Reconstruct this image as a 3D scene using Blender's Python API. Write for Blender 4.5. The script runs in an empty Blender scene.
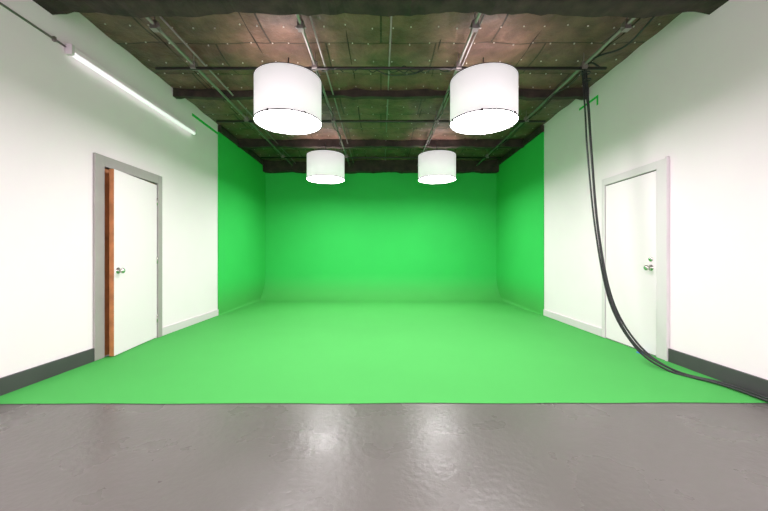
import bpy, bmesh, math, random
from mathutils import Vector, Matrix, noise
random.seed(4)
S = bpy.context.scene
S.view_settings.view_transform = 'Standard'
S.view_settings.look = 'None'
S.view_settings.exposure = 0.0
W = 2.88      # half width
CH = 1.06     # camera height
CEIL = 3.38
YB = 8.47
YF = -3.0
GY = 2.44     # start of green floor
GS = 6.02     # start of green side walls

# ---------------------------------------------------------------- materials
def mat(name, col, rough=0.6, metal=0.0, spec=0.5, noise_amt=0.0, nscale=6, bump=0.0, bscale=60, emis=None, estr=0):
    m = bpy.data.materials.new(name); m.use_nodes = True
    nt = m.node_tree; b = nt.nodes['Principled BSDF']
    b.inputs['Base Color'].default_value = (*col, 1)
    b.inputs['Roughness'].default_value = rough
    b.inputs['Metallic'].default_value = metal
    b.inputs['Specular IOR Level'].default_value = spec
    tc = nt.nodes.new('ShaderNodeTexCoord')
    if noise_amt > 0:
        n = nt.nodes.new('ShaderNodeTexNoise'); n.inputs['Scale'].default_value = nscale; n.inputs['Detail'].default_value = 6
        nt.links.new(tc.outputs['Object'], n.inputs['Vector'])
        r = nt.nodes.new('ShaderNodeValToRGB')
        r.color_ramp.elements[0].position = 0.3; r.color_ramp.elements[1].position = 0.7
        r.color_ramp.elements[0].color = (*[c*(1-noise_amt) for c in col], 1)
        r.color_ramp.elements[1].color = (*[min(1, c*(1+noise_amt)) for c in col], 1)
        nt.links.new(n.outputs['Fac'], r.inputs['Fac'])
        nt.links.new(r.outputs['Color'], b.inputs['Base Color'])
    if bump > 0:
        n2 = nt.nodes.new('ShaderNodeTexNoise'); n2.inputs['Scale'].default_value = bscale; n2.inputs['Detail'].default_value = 4
        nt.links.new(tc.outputs['Object'], n2.inputs['Vector'])
        bp = nt.nodes.new('ShaderNodeBump'); bp.inputs['Strength'].default_value = bump; bp.inputs['Distance'].default_value = 0.01
        nt.links.new(n2.outputs['Fac'], bp.inputs['Height'])
        nt.links.new(bp.outputs['Normal'], b.inputs['Normal'])
    if emis:
        b.inputs['Emission Color'].default_value = (*emis, 1)
        b.inputs['Emission Strength'].default_value = estr
    return m

M_white = mat('white_wall_paint', (0.94, 0.81, 0.885), 0.75, noise_amt=0.012, nscale=2, bump=0.06, bscale=30)
M_doorw = mat('white_door_paint', (0.93, 0.79, 0.875), 0.45)
M_trimw = mat('white_trim_paint', (0.74, 0.65, 0.70), 0.5)
M_grey = mat('grey_frame_paint', (0.37, 0.33, 0.33), 0.5, noise_amt=0.05)
M_base = mat('dark_grey_baseboard_paint', (0.065, 0.062, 0.066), 0.5, noise_amt=0.08)
M_wood = mat('orange_wood', (0.50, 0.18, 0.065), 0.5, noise_amt=0.25, nscale=9)
M_beam = mat('old_dark_beam_wood', (0.040, 0.024, 0.020), 0.8, noise_amt=0.5, nscale=7, bump=0.6, bscale=25)
M_pipe = mat('dark_steel_pipe', (0.05, 0.042, 0.042), 0.4, metal=0.7)
M_pipe2 = mat('galvanised_conduit', (0.36, 0.31, 0.31), 0.4, metal=0.8)
M_cable = mat('black_cable_rubber', (0.018, 0.018, 0.02), 0.45)
M_chrome = mat('brushed_nickel', (0.6, 0.58, 0.55), 0.25, metal=1.0)
M_pin = mat('zinc_pin', (0.75, 0.68, 0.66), 0.4, metal=0.2)
M_tube = mat('fluorescent_fixture_enamel', (0.9, 0.88, 0.9), 0.4, emis=(1, 1, 1), estr=0.7)
M_blue = mat('blue_tape', (0.05, 0.2, 0.7), 0.5)
M_gap_shade = mat('painted_gap_shade', (0.12, 0.11, 0.10), 0.9)

def green_mat():
    m = bpy.data.materials.new('chroma_green_paint'); m.use_nodes = True
    nt = m.node_tree; b = nt.nodes['Principled BSDF']
    tc = nt.nodes.new('ShaderNodeTexCoord'); sp = nt.nodes.new('ShaderNodeSeparateXYZ')
    nt.links.new(tc.outputs['Object'], sp.inputs[0])
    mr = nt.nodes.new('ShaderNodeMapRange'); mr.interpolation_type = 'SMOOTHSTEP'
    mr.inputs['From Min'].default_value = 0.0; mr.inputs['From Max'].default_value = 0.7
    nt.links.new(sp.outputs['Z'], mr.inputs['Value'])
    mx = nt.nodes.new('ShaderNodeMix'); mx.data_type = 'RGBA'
    mx.inputs[6].default_value = (0.070, 0.405, 0.084, 1); mx.inputs[7].default_value = (0.042, 0.55, 0.105, 1)  # floor and wall light difference put into the paint colour, blended by height
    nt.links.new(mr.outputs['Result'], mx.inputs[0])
    n = nt.nodes.new('ShaderNodeTexNoise'); n.inputs['Scale'].default_value = 1.8; n.inputs['Detail'].default_value = 7
    nt.links.new(tc.outputs['Object'], n.inputs['Vector'])
    m2 = nt.nodes.new('ShaderNodeMapRange'); m2.inputs['To Min'].default_value = 0.96; m2.inputs['To Max'].default_value = 1.04
    nt.links.new(n.outputs['Fac'], m2.inputs['Value'])
    vm = nt.nodes.new('ShaderNodeVectorMath'); vm.operation = 'SCALE'
    nt.links.new(mx.outputs[2], vm.inputs[0]); nt.links.new(m2.outputs['Result'], vm.inputs['Scale'])
    nt.links.new(vm.outputs[0], b.inputs['Base Color'])
    b.inputs['Roughness'].default_value = 0.8; b.inputs['Specular IOR Level'].default_value = 0.2
    return m
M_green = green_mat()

M_shade = mat('white_fabric_shade', (0.80, 0.74, 0.77), 0.8, emis=(1, 0.99, 0.99), estr=0.52)
M_diff = mat('lamp_diffuser', (0.9, 0.9, 0.9), 0.8, emis=(1, 0.955, 0.97), estr=45)
M_uplight = mat('lamp_added_uplight', (0.9, 0.9, 0.9), 0.8, emis=(1, 0.95, 0.95), estr=9)  # glowing up-facing disk added inside the shades to light the ceiling

def floor_mat():
    m = bpy.data.materials.new('grey_painted_concrete'); m.use_nodes = True
    nt = m.node_tree; b = nt.nodes['Principled BSDF']
    tc = nt.nodes.new('ShaderNodeTexCoord')
    n = nt.nodes.new('ShaderNodeTexNoise'); n.inputs['Scale'].default_value = 1.1; n.inputs['Detail'].default_value = 5
    nt.links.new(tc.outputs['Object'], n.inputs['Vector'])
    r = nt.nodes.new('ShaderNodeValToRGB')
    r.color_ramp.elements[0].position = 0.3; r.color_ramp.elements[1].position = 0.7
    r.color_ramp.elements[0].color = (0.130, 0.120, 0.112, 1)
    r.color_ramp.elements[1].color = (0.148, 0.136, 0.128, 1)
    nt.links.new(n.outputs['Fac'], r.inputs['Fac']); nt.links.new(r.outputs['Color'], b.inputs['Base Color'])
    n3 = nt.nodes.new('ShaderNodeTexNoise'); n3.inputs['Scale'].default_value = 2.3; n3.inputs['Detail'].default_value = 6
    nt.links.new(tc.outputs['Object'], n3.inputs['Vector'])
    r2 = nt.nodes.new('ShaderNodeMapRange'); r2.inputs['From Min'].default_value = .35; r2.inputs['From Max'].default_value = .65
    r2.inputs['To Min'].default_value = 0.25; r2.inputs['To Max'].default_value = 0.34
    nt.links.new(n3.outputs['Fac'], r2.inputs['Value']); nt.links.new(r2.outputs['Result'], b.inputs['Roughness'])
    v = nt.nodes.new('ShaderNodeTexNoise'); v.inputs['Scale'].default_value = 26; v.inputs['Detail'].default_value = 3
    nt.links.new(tc.outputs['Object'], v.inputs['Vector'])
    bp = nt.nodes.new('ShaderNodeBump'); bp.inputs['Strength'].default_value = 0.2; bp.inputs['Distance'].default_value = 0.01
    nt.links.new(v.outputs['Fac'], bp.inputs['Height']); nt.links.new(bp.outputs['Normal'], b.inputs['Normal'])
    b.inputs['Specular IOR Level'].default_value = 0.28
    return m
M_floor = floor_mat()

def ceil_mat():
    m = bpy.data.materials.new('brown_tar_paper_insulation'); m.use_nodes = True
    nt = m.node_tree; b = nt.nodes['Principled BSDF']
    tc = nt.nodes.new('ShaderNodeTexCoord')
    br = nt.nodes.new('ShaderNodeTexBrick'); br.inputs['Scale'].default_value = 1.0
    br.inputs['Brick Width'].default_value = 1.2; br.inputs['Row Height'].default_value = 0.62
    br.inputs['Mortar Size'].default_value = 0.010
    br.inputs['Color1'].default_value = (0.155, 0.084, 0.064, 1); br.inputs['Color2'].default_value = (0.200, 0.115, 0.090, 1)
    br.inputs['Mortar'].default_value = (0.045, 0.025, 0.02, 1)
    nt.links.new(tc.outputs['Object'], br.inputs['Vector'])
    n = nt.nodes.new('ShaderNodeTexNoise'); n.inputs['Scale'].default_value = 4; n.inputs['Detail'].default_value = 8; n.inputs['Roughness'].default_value = 0.6
    nt.links.new(tc.outputs['Object'], n.inputs['Vector'])
    r = nt.nodes.new('ShaderNodeValToRGB'); r.color_ramp.elements[0].position = 0.32; r.color_ramp.elements[1].position = 0.68
    r.color_ramp.elements[0].color = (0.5, 0.48, 0.48, 1); r.color_ramp.elements[1].color = (1.25, 1.2, 1.17, 1)
    nt.links.new(n.outputs['Fac'], r.inputs['Fac'])
    mx = nt.nodes.new('ShaderNodeMix'); mx.data_type = 'RGBA'; mx.blend_type = 'MULTIPLY'; mx.inputs[0].default_value = 1
    nt.links.new(br.outputs['Color'], mx.inputs[6]); nt.links.new(r.outputs['Color'], mx.inputs[7])
    nt.links.new(mx.outputs[2], b.inputs['Base Color'])
    b.inputs['Roughness'].default_value = 0.42; b.inputs['Specular IOR Level'].default_value = 0.35
    bp = nt.nodes.new('ShaderNodeBump'); bp.inputs['Strength'].default_value = 0.9; bp.inputs['Distance'].default_value = 0.04
    nt.links.new(n.outputs['Fac'], bp.inputs['Height']); nt.links.new(bp.outputs['Normal'], b.inputs['Normal'])
    return m
M_ceil = ceil_mat()

# ---------------------------------------------------------------- helpers
class MB:
    def __init__(s, name, mats, parent=None, smooth=False):
        s.name, s.mats, s.parent, s.smooth = name, mats, parent, smooth
        s.bm = bmesh.new()
    def box(s, x0, x1, y0, y1, z0, z1, mi=0, mtx=None):
        vs = [s.bm.verts.new(Vector(p)) for p in
              [(x0,y0,z0),(x1,y0,z0),(x1,y1,z0),(x0,y1,z0),(x0,y0,z1),(x1,y0,z1),(x1,y1,z1),(x0,y1,z1)]]
        if mtx:
            for v in vs: v.co = mtx @ v.co
        for f in [(0,3,2,1),(4,5,6,7),(0,1,5,4),(1,2,6,5),(2,3,7,6),(3,0,4,7)]:
            s.bm.faces.new([vs[i] for i in f]).material_index = mi
        return s
    def tube(s, pts, r, mi=0, seg=10, cap=True):
        pts = [Vector(p) for p in pts]; rings = []
        up = Vector((0,0,1)); prev = None
        for i, p in enumerate(pts):
            t = (pts[min(i+1, len(pts)-1)] - pts[max(i-1, 0)]).normalized()
            if prev is None:
                a = up if abs(t.dot(up)) < 0.9 else Vector((1,0,0))
                n = t.cross(a).normalized()
            else:
                n = (prev - t*prev.dot(t)).normalized()
            prev = n; b = t.cross(n)
            rr = r[i] if isinstance(r, (list, tuple)) else r
            rings.append([s.bm.verts.new(p + rr*(math.cos(2*math.pi*k/seg)*n + math.sin(2*math.pi*k/seg)*b)) for k in range(seg)])
        for i in range(len(rings)-1):
            for k in range(seg):
                f = s.bm.faces.new([rings[i][k], rings[i][(k+1)%seg], rings[i+1][(k+1)%seg], rings[i+1][k]])
                f.material_index = mi; f.smooth = True
        if cap:
            for rg in (rings[0], rings[-1]):
                f = s.bm.faces.new(rg); f.material_index = mi
        return s
    def lathe(s, c, axis_mtx, prof, mi=0, seg=32):
        rings = []
        for (r, h) in prof:
            rings.append([s.bm.verts.new(Vector(c) + axis_mtx @ Vector((max(r,1e-4)*math.cos(2*math.pi*k/seg), max(r,1e-4)*math.sin(2*math.pi*k/seg), h))) for k in range(seg)])
        for i in range(len(rings)-1):
            for k in range(seg):
                f = s.bm.faces.new([rings[i][k], rings[i][(k+1)%seg], rings[i+1][(k+1)%seg], rings[i+1][k]])
                f.material_index = mi; f.smooth = True
        return s
    def ring(s, c, R, r, mi=0, seg=48):
        cs = Vector(c); rings = []
        for k in range(seg):
            a = 2*math.pi*k/seg; d = Vector((math.cos(a), math.sin(a), 0))
            rings.append([s.bm.verts.new(cs + d*(R + r*math.cos(q*math.pi/3)) + Vector((0,0,r*math.sin(q*math.pi/3)))) for q in range(6)])
        for k in range(seg):
            for q in range(6):
                f = s.bm.faces.new([rings[k][q], rings[(k+1)%seg][q], rings[(k+1)%seg][(q+1)%6], rings[k][(q+1)%6]])
                f.material_index = mi; f.smooth = True
        return s
    def done(s, bevel=0):
        bmesh.ops.recalc_face_normals(s.bm, faces=s.bm.faces[:])
        me = bpy.data.meshes.new(s.name); s.bm.to_mesh(me); s.bm.free()
        for m in s.mats: me.materials.append(m)
        o = bpy.data.objects.new(s.name, me); S.collection.objects.link(o)
        if s.parent: o.parent = s.parent
        if bevel:
            md = o.modifiers.new('bevel', 'BEVEL'); md.width = bevel; md.segments = 2; md.limit_method = 'ANGLE'
        return o
def empty(name, loc=(0,0,0)):
    e = bpy.data.objects.new(name, None); S.collection.objects.link(e); e.location = loc; e.empty_display_size = .1
    return e
def smooth_path(pts, n=8):
    P = [Vector(p) for p in pts]; P = [P[0]*2-P[1]] + P + [P[-1]*2-P[-2]]; out = []
    for i in range(1, len(P)-2):
        for k in range(n):
            t = k/n; a, b, c, d = P[i-1], P[i], P[i+1], P[i+2]
            out.append(0.5*((2*b)+(c-a)*t+(2*a-5*b+4*c-d)*t*t+(-a+3*b-3*c+d)*t**3))
    out.append(P[-2]); return out

# ---------------------------------------------------------------- room shell
MB('floor', [M_floor]).box(-W-0.15, W+0.15, YF, YB+0.15, -0.1, 0).done()
DY0, DY1, DZ = 3.53, 4.38, 1.98
b = MB('wall_left', [M_white])
b.box(-W-0.15, -W, YF, DY0, 0, CEIL+0.1); b.box(-W-0.15, -W, DY1, YB+0.15, 0, CEIL+0.1); b.box(-W-0.15, -W, DY0, DY1, DZ, CEIL+0.1)
b.done()
MB('wall_right', [M_white]).box(W, W+0.15, YF, YB+0.15, 0, CEIL+0.1).done()
MB('wall_back', [M_white]).box(-W, W, YB, YB+0.15, 0, CEIL+0.1).done()

b = MB('ceiling', [M_ceil, M_pin, M_beam])
nx, ny = 110, 220
y0c = YF; g = []
def cz(x, y):
    e = min(1, (W-abs(x))/0.3)
    quilt = abs(math.sin(y*math.pi/0.62))**0.6 * abs(math.sin((x+.35)*math.pi/1.0))**0.4
    return CEIL - 0.06*e*quilt*(0.6+0.8*noise.noise(Vector((x*0.8, y*0.8, 0)))) + 0.022*noise.noise(Vector((x*3, y*3, 4)))
for j in range(ny+1):
    row = []
    for i in range(nx+1):
        x = -W + 2*W*i/nx; y = y0c + (YB-y0c)*j/ny
        row.append(b.bm.verts.new((x, y, cz(x, y))))
    g.append(row)
for j in range(ny):
    for i in range(nx):
        f = b.bm.faces.new([g[j][i], g[j+1][i], g[j+1][i+1], g[j][i+1]]); f.smooth = True
b.box(-W, W, YF, YB, CEIL+0.06, CEIL+0.1, 2)
for x in (-2.35, -1.35, -.35, .65, 1.65, 2.5):
    pts = [(x+0.01*math.sin(y*3), y, cz(x, y)-0.004) for y in [2.5+0.2*k for k in range(30)]]
    b.tube(pts, 0.008, 2, 5)
y = 3.1
while y < 8.3:
    x = -2.75
    while x < 2.8:
        xx = x + random.uniform(-.03, .03); yy = y + random.uniform(-.015, .015); z = cz(xx, yy)
        b.box(xx-.006, xx+.006, yy-.006, yy+.006, z-.009, z+.002, 1)
        x += 0.22
    y += 0.31
b.done()

def beam(name, ya, yb_, zb, amp=.03):
    b = MB(name, [M_beam]); n = 90
    prof = []
    for i in range(n+1):
        x = -W+0.005 + (2*W-0.01)*i/n
        j = 0.015*noise.noise(Vector((x*2.3, ya, 0))); k = amp*(noise.noise(Vector((x*2.1, ya, 7))) + .5*noise.noise(Vector((x*9, ya, 3))))
        prof.append([b.bm.verts.new(p) for p in [(x, ya+j, zb+k), (x, yb_+j, zb+k*1.2), (x, yb_+j, CEIL+.02), (x, ya+j, CEIL+.02)]])
    for i in range(n):
        for q in range(4):
            b.bm.faces.new([prof[i][q], prof[i][(q+1)%4], prof[i+1][(q+1)%4], prof[i+1][q]])
    b.bm.faces.new(prof[0]); b.bm.faces.new(prof[-1]); return b.done()
beam('ceiling_beam', 2.72, 2.99, CH+2.10, .04)
beam('ceiling_beam', 4.72, 4.80, CH+2.20)
beam('ceiling_beam', 6.80, 6.90, CH+2.17)
beam('ceiling_beam', 8.26, 8.43, CH+2.03)
MB('trim_1', [M_beam]).box(-W, -W+0.06, GS, 8.25, CH+2.185, CEIL-0.02).done(0.005)
MB('trim_2', [M_beam]).box(W-0.06, W, GS, 8.25, CH+2.185, CEIL-0.02).done(0.005)

# ---------------------------------------------------------------- cyclorama
T = 0.02; R = 0.6; r = 0.05; ZT = CH+2.183
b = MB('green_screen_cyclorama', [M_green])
n = 40; fr = []
for i in range(n+1):
    x = -W+0.005 + (2*W-0.01)*i/n
    fr.append((x, GY + 0.012*noise.noise(Vector((x*1.7, 0, 0))) + 0.01*(x/W)))
YE = YB-R-0.02
for i in range(n):
    vs = [b.bm.verts.new(p) for p in [(fr[i][0], fr[i][1], .004), (fr[i+1][0], fr[i+1][1], .004), (fr[i+1][0], YE, .004), (fr[i][0], YE, .004)]]
    b.bm.faces.new(vs)
prof = [(YE+R*math.sin(a), .004+R*(1-math.cos(a))) for a in [math.pi/2*k/24 for k in range(25)]] + [(YB-0.02, ZT)]
pv = [[b.bm.verts.new((-W+0.005 + (2*W-0.01)*i/n, p[0], p[1])) for p in prof] for i in range(n+1)]
for i in range(n):
    for k in range(len(prof)-1):
        f = b.bm.faces.new([pv[i][k], pv[i][k+1], pv[i+1][k+1], pv[i+1][k]]); f.smooth = k < 24
for sx in (-1, 1):
    cols = []
    for j in range(21):
        y = GS + (YB-0.02-GS)*j/20; rr = 0.02 + r*min(1, (j/20)*1.3)
        pr = [(W-T-rr+rr*math.sin(a), .004+rr*(1-math.cos(a))) for a in [math.pi/2*k/10 for k in range(11)]] + [(W-T, ZT)]
        cols.append([b.bm.verts.new((sx*p[0], y, p[1])) for p in pr])
    for j in range(20):
        for k in range(11):
            f = b.bm.faces.new([cols[j][k], cols[j+1][k], cols[j+1][k+1], cols[j][k+1]]); f.smooth = k < 10
    b.box(min(sx*(W-T), sx*(W-.003)), max(sx*(W-T), sx*(W-.003)), GS-0.002, GS, 0.004, ZT)
bmesh.ops.remove_doubles(b.bm, verts=b.bm.verts[:], dist=0.0005)
b.done()
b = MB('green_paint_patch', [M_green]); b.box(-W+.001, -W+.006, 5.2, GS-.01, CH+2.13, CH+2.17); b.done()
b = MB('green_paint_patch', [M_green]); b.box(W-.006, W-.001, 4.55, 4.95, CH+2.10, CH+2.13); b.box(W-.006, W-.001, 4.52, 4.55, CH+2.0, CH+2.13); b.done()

MB('baseboard_left', [M_base]).box(-W, -W+.02, YF, 3.41, 0, .135).done(.004)
MB('baseboard_right', [M_base]).box(W-.02, W, YF, 3.40, 0, .135).done(.004)
MB('trim_3', [M_trimw]).box(-W, -W+.018, 4.47, GS-.003, 0.005, .11).done(.004)
MB('trim_4', [M_trimw]).box(W-.018, W, 4.43, GS-.003, 0.005, .11).done(.004)

# ---------------------------------------------------------------- doors
d1 = empty('door_1', (-W, 3.95, 0))
def part(o, e):
    o.parent = e; o.matrix_parent_inverse = Matrix.Translation(-e.location)
b = MB('frame', [M_grey])
b.box(-W-.12, -W+.025, 3.41, 3.53, 0.005, 2.09); b.box(-W-.12, -W+.025, 4.38, 4.46, 0.005, 2.09); b.box(-W-.12, -W+.025, 3.53, 4.38, DZ, 2.09)
part(b.done(.004), d1)
b = MB('wood_panel', [M_wood]); b.box(-W-.05, -W-.02, 3.531, 4.379, 0.006, DZ-.001)  # wood panel closing the opening behind the leaf
part(b.done(), d1)
ang = math.asin(0.10/0.845)
mt = Matrix.Translation((-W+.0, 4.372, 0)) @ Matrix.Rotation(ang, 4, 'Z')
b = MB('leaf', [M_doorw, M_wood]); b.box(-.035, .008, -.83, 0, .015, DZ-.02, 0, mt)
b.box(-.036, .007, -.834, -.83, .015, DZ-.02, 1, mt)
part(b.done(), d1)
def knob(c, sx, mtx=None):
    ax = Matrix.Rotation(sx*math.pi/2, 3, 'Y')
    b = MB('knob', [M_chrome])
    b.lathe(c, ax, [(0, 0), (.033, 0), (.033, .006), (.013, .010), (.011, .03), (.022, .036), (.029, .048), (.027, .06), (.015, .068), (0, .069)], seg=24)
    return b.done()
p = mt @ Vector((.008, -.77, .90)); part(knob(p, 1), d1)
b = MB('hinges', [M_chrome])
for z in (.25, 1.0, 1.75):
    q = mt @ Vector((.014, -.002, z)); b.tube([q-Vector((0,0,.045)), q+Vector((0,0,.045))], .007)
part(b.done(), d1)

d2 = empty('door_2', (W, 3.9, 0))
b = MB('frame', [M_trimw])
b.box(W-.022, W, 3.42, 3.545, 0.005, 2.04); b.box(W-.022, W, 4.36, 4.42, 0.005, 2.04); b.box(W-.022, W, 3.545, 4.36, 1.955, 2.04)
b.box(W-.034, W, 3.40, 3.42, 0.005, 2.05); part(b.done(.003), d2)
b = MB('gap_shade', [M_gap_shade]); b.box(W-.003, W, 3.545, 4.36, .005, 1.955); part(b.done(), d2)  # dark sheet that paints the shadow line around the leaf
b = MB('leaf', [M_doorw]); b.box(W-.014, W-.003, 3.555, 4.35, .015, 1.943); part(b.done(.002), d2)
part(knob((W-.014, 3.62, .93), -1), d2)
b = MB('deadbolt', [M_chrome]); b.lathe((W-.014, 3.62, 1.02), Matrix.Rotation(-math.pi/2, 3, 'Y'), [(0,0),(.025,0),(.025,.008),(.02,.014),(0,.015)], seg=20); part(b.done(), d2)
MB('blue_tape', [M_blue]).box(W-.10, W-.024, 3.66, 3.72, .005, .012).done()

# ---------------------------------------------------------------- drum lamps
PZ = CH+2.10
def lamp(x, y, sx):
    e = empty('drum_pendant_light', (x, y, CH+1.47))
    Rr, H = .362, .47; z0 = CH+1.475
    b = MB('shade', [M_shade]); seg = 64
    b.lathe((x, y, z0), Matrix.Identity(3), [(Rr-.004, 0), (Rr, 0), (Rr, H), (Rr-.004, H), (Rr-.004, 0)], seg=seg); part(b.done(), e)
    b = MB('diffuser', [M_diff]); b.lathe((x, y, z0+.012), Matrix.Identity(3), [(Rr-.006, 0), (0, 0)], seg=seg); part(b.done(), e)
    b = MB('added_uplight', [M_uplight]); b.lathe((x, y, z0+.02), Matrix.Identity(3), [(Rr-.006, 0), (0, 0)], seg=seg); part(b.done(), e)
    b = MB('hoops', [M_pipe])
    b.ring((x, y, z0), Rr+.004, .007); b.ring((x, y, z0+H), Rr+.003, .004)
    for k in range(3):
        a = math.pi/2 + 2*math.pi*k/3
        b.tube([(x+Rr*math.cos(a), y+Rr*math.sin(a), z0+H), (x+.05*math.cos(a), y+.05*math.sin(a), z0+H+.02)], .005, seg=6)
    for k in range(6):
        a = 2*math.pi*k/6+.2
        b.box(x+(Rr+.004)*math.cos(a)-.008, x+(Rr+.004)*math.cos(a)+.008, y+(Rr+.004)*math.sin(a)-.008, y+(Rr+.004)*math.sin(a)+.008, z0-.012, z0+.015)
    b.lathe((x, y, z0+H-.10), Matrix.Identity(3), [(0,0),(.09,0),(.09,.1),(.05,.14),(.02,.16),(0,.16)], seg=20)
    part(b.done(), e)
    b = MB('hanger', [M_cable]); px = -.75 if sx < 0 else .88
    b.tube([(x, y, z0+H+.05), (x, y, PZ+.10)], .008, seg=8)
    b.tube(smooth_path([(x, y, z0+H+.05), (x+.1*sx*-1, y+.1, z0+H+.02), ((x+px)/2, y+.15, z0+H+.1), (px, y+.12, PZ)]), .006, seg=6)
    part(b.done(), e)
lamp(-1.03, 3.8, -1); lamp(1.14, 3.8, 1); lamp(-1.075, 6.65, -1); lamp(1.09, 6.65, 1)
lamp(-1.05, 0.7, -1); lamp(1.12, 0.7, 1)      # added pair, out of view above the camera, to brighten nearby walls

# ---------------------------------------------------------------- pipe grid
g = empty('lighting_pipe_grid', (0, 4, PZ))
b = MB('pipes', [M_pipe, M_pipe2])
for x in (-2.12, -.75, .88, 2.3):
    b.tube([(x, 0, PZ+.06), (x, 8.2, PZ+.06)], .016, 1, seg=10)
for y, w in ((.7, 2.6), (3.87, 2.55), (5.4, 2.6), (7.4, 2.6)):
    b.tube([(-w, y, PZ+.022), (w, y, PZ+.022)], .018, seg=10)
part(b.done(), g)
b = MB('clamps', [M_pipe2])
for x in (-2.12, -.75, .88, 2.3):
    for y in (3.2, 3.87, 5.4, 7.4):
        b.box(x-.03, x+.03, y-.03, y+.03, PZ+.01, PZ+.09)
        b.tube([(x, y, PZ+.08), (x, y, CEIL)], .006, seg=6)
        b.box(x-.05, x+.05, y-.012, y+.012, PZ+.03, PZ+.045)
part(b.done(.004), g)
b = MB('conduits', [M_pipe2])
for x, o in ((-2.05, .02), (-.66, .03), (.95, .02), (2.38, .03), (.1, .09)):
    b.tube([(x, 3.0, PZ+.10+o), (x, 8.2, PZ+.10+o)], .010, seg=8)
part(b.done(), g)
b = MB('cords', [M_cable])
for s0, x0 in ((0, -1.2), (1, .2), (3, -.3)):
    pts = []
    for k in range(12):
        pts.append((x0 + .07*k, 3.87+.03*math.sin(k*1.9+s0), PZ+.02 - .02*abs(math.sin(k*.8+s0)) + .025*math.cos(k*1.9+s0)))
    b.tube(smooth_path(pts, 4), .005, seg=6)
for x in (-.75, .88, 2.3):
    pts = [(x+.03*math.sin(k*1.3), 3.87+k*.2, PZ+.04-.04*abs(math.sin(k*.9))) for k in range(15)]
    b.tube(smooth_path(pts, 4), .006, seg=6)
b.tube(smooth_path([(-.05, 3.87, PZ+.0), (.1, 3.86, PZ-.06), (.35, 3.86, PZ-.05), (.5, 3.87, PZ+.01)]), .006, seg=6)
part(b.done(), g)

# ---------------------------------------------------------------- fluorescent fixture + conduit
f = empty('fluorescent_light', (-W, 4.1, CH+1.87))
XW = -W+.001
b = MB('housing', [M_doorw]); b.box(XW, -W+.05, 3.12, 5.2, CH+1.87, CH+1.93); part(b.done(.008), f)
b = MB('tube', [M_tube]); b.tube([(-W+.05, 3.15, CH+1.85), (-W+.05, 5.17, CH+1.85)], .022, seg=16); part(b.done(), f)
b = MB('end_caps', [M_trimw]); b.box(XW, -W+.065, 3.11, 3.14, CH+1.835, CH+1.93); b.box(XW, -W+.065, 5.18, 5.21, CH+1.835, CH+1.93); part(b.done(.004), f)
b = MB('conduit', [M_pipe2]); b.tube([(-W+.012, -2.5, CH+1.90), (-W+.012, 3.10, CH+1.90)], .009, seg=8)
b.box(XW, -W+.025, 2.985, 3.005, CH+1.88, CH+1.92); part(b.done(), f)

# ---------------------------------------------------------------- hanging cables
c = empty('hanging_power_cable', (2.31, 3.87, PZ))
base = [(2.31, 3.87, CH+2.13), (2.325, 3.83, CH+1.6), (2.335, 3.8, CH+1.17), (2.365, 3.72, CH+.27), (2.40, 3.55, CH-.47), (2.49, 3.32, CH-.88), (2.66, 3.08, .035), (2.80, 2.75, .02), (2.82, 2.4, .02), (2.83, 1.4, .02), (2.80, .2, .02)]
for i, (ox, oy, sp) in enumerate([(0, 0, 0), (.022, .02, .02), (-.014, .03, -.01)]):
    b = MB('cable_%d' % (i+1), [M_cable]); pts = []
    for k, p in enumerate(base):
        q = Vector(p)
        u = math.sin(k*1.1+i)
        q += Vector((ox*(1 if k < 3 else .75) + .004*u, oy*(1 if k < 3 else .6), (sp if 2 <= k <= 5 else 0)))
        if k >= 6: q.x = min(q.x - i*.025*(1 if k < 8 else .8), W-.06); q.z = .02
        pts.append(q)
    if i == 0: pts = [Vector((2.5, 3.05, CH+2.2)), Vector((2.44, 3.4, CH+2.09)), Vector((2.36, 3.7, CH+2.16))] + pts
    b.tube(smooth_path(pts, 8), .0095, seg=10); part(b.done(), c)
b = MB('tie', [M_cable])
b.ring((2.33, 3.85, CH+1.98), .032, .007); b.ring((2.32, 3.86, CH+2.06), .04, .008)
b.tube(smooth_path([(2.30, 3.87, CH+2.15), (2.4, 3.88, CH+2.19), (2.48, 3.87, CH+2.13), (2.5, 3.87, CH+2.12)], 6), .01, seg=8)
part(b.done(), c)

# ---------------------------------------------------------------- world + camera
w = bpy.data.worlds.new('world'); S.world = w; w.use_nodes = True
bg = w.node_tree.nodes['Background']; bg.inputs['Color'].default_value = (1, 0.96, 0.98, 1); bg.inputs['Strength'].default_value = 3.4

cam = bpy.data.cameras.new('camera'); co = bpy.data.objects.new('camera', cam); S.collection.objects.link(co)
co.location = (0, 0, CH); co.rotation_euler = (math.pi/2, 0, 0)
cam.lens = 16; cam.sensor_width = 36; cam.shift_x = 0.004; cam.clip_start = .02
S.camera = co
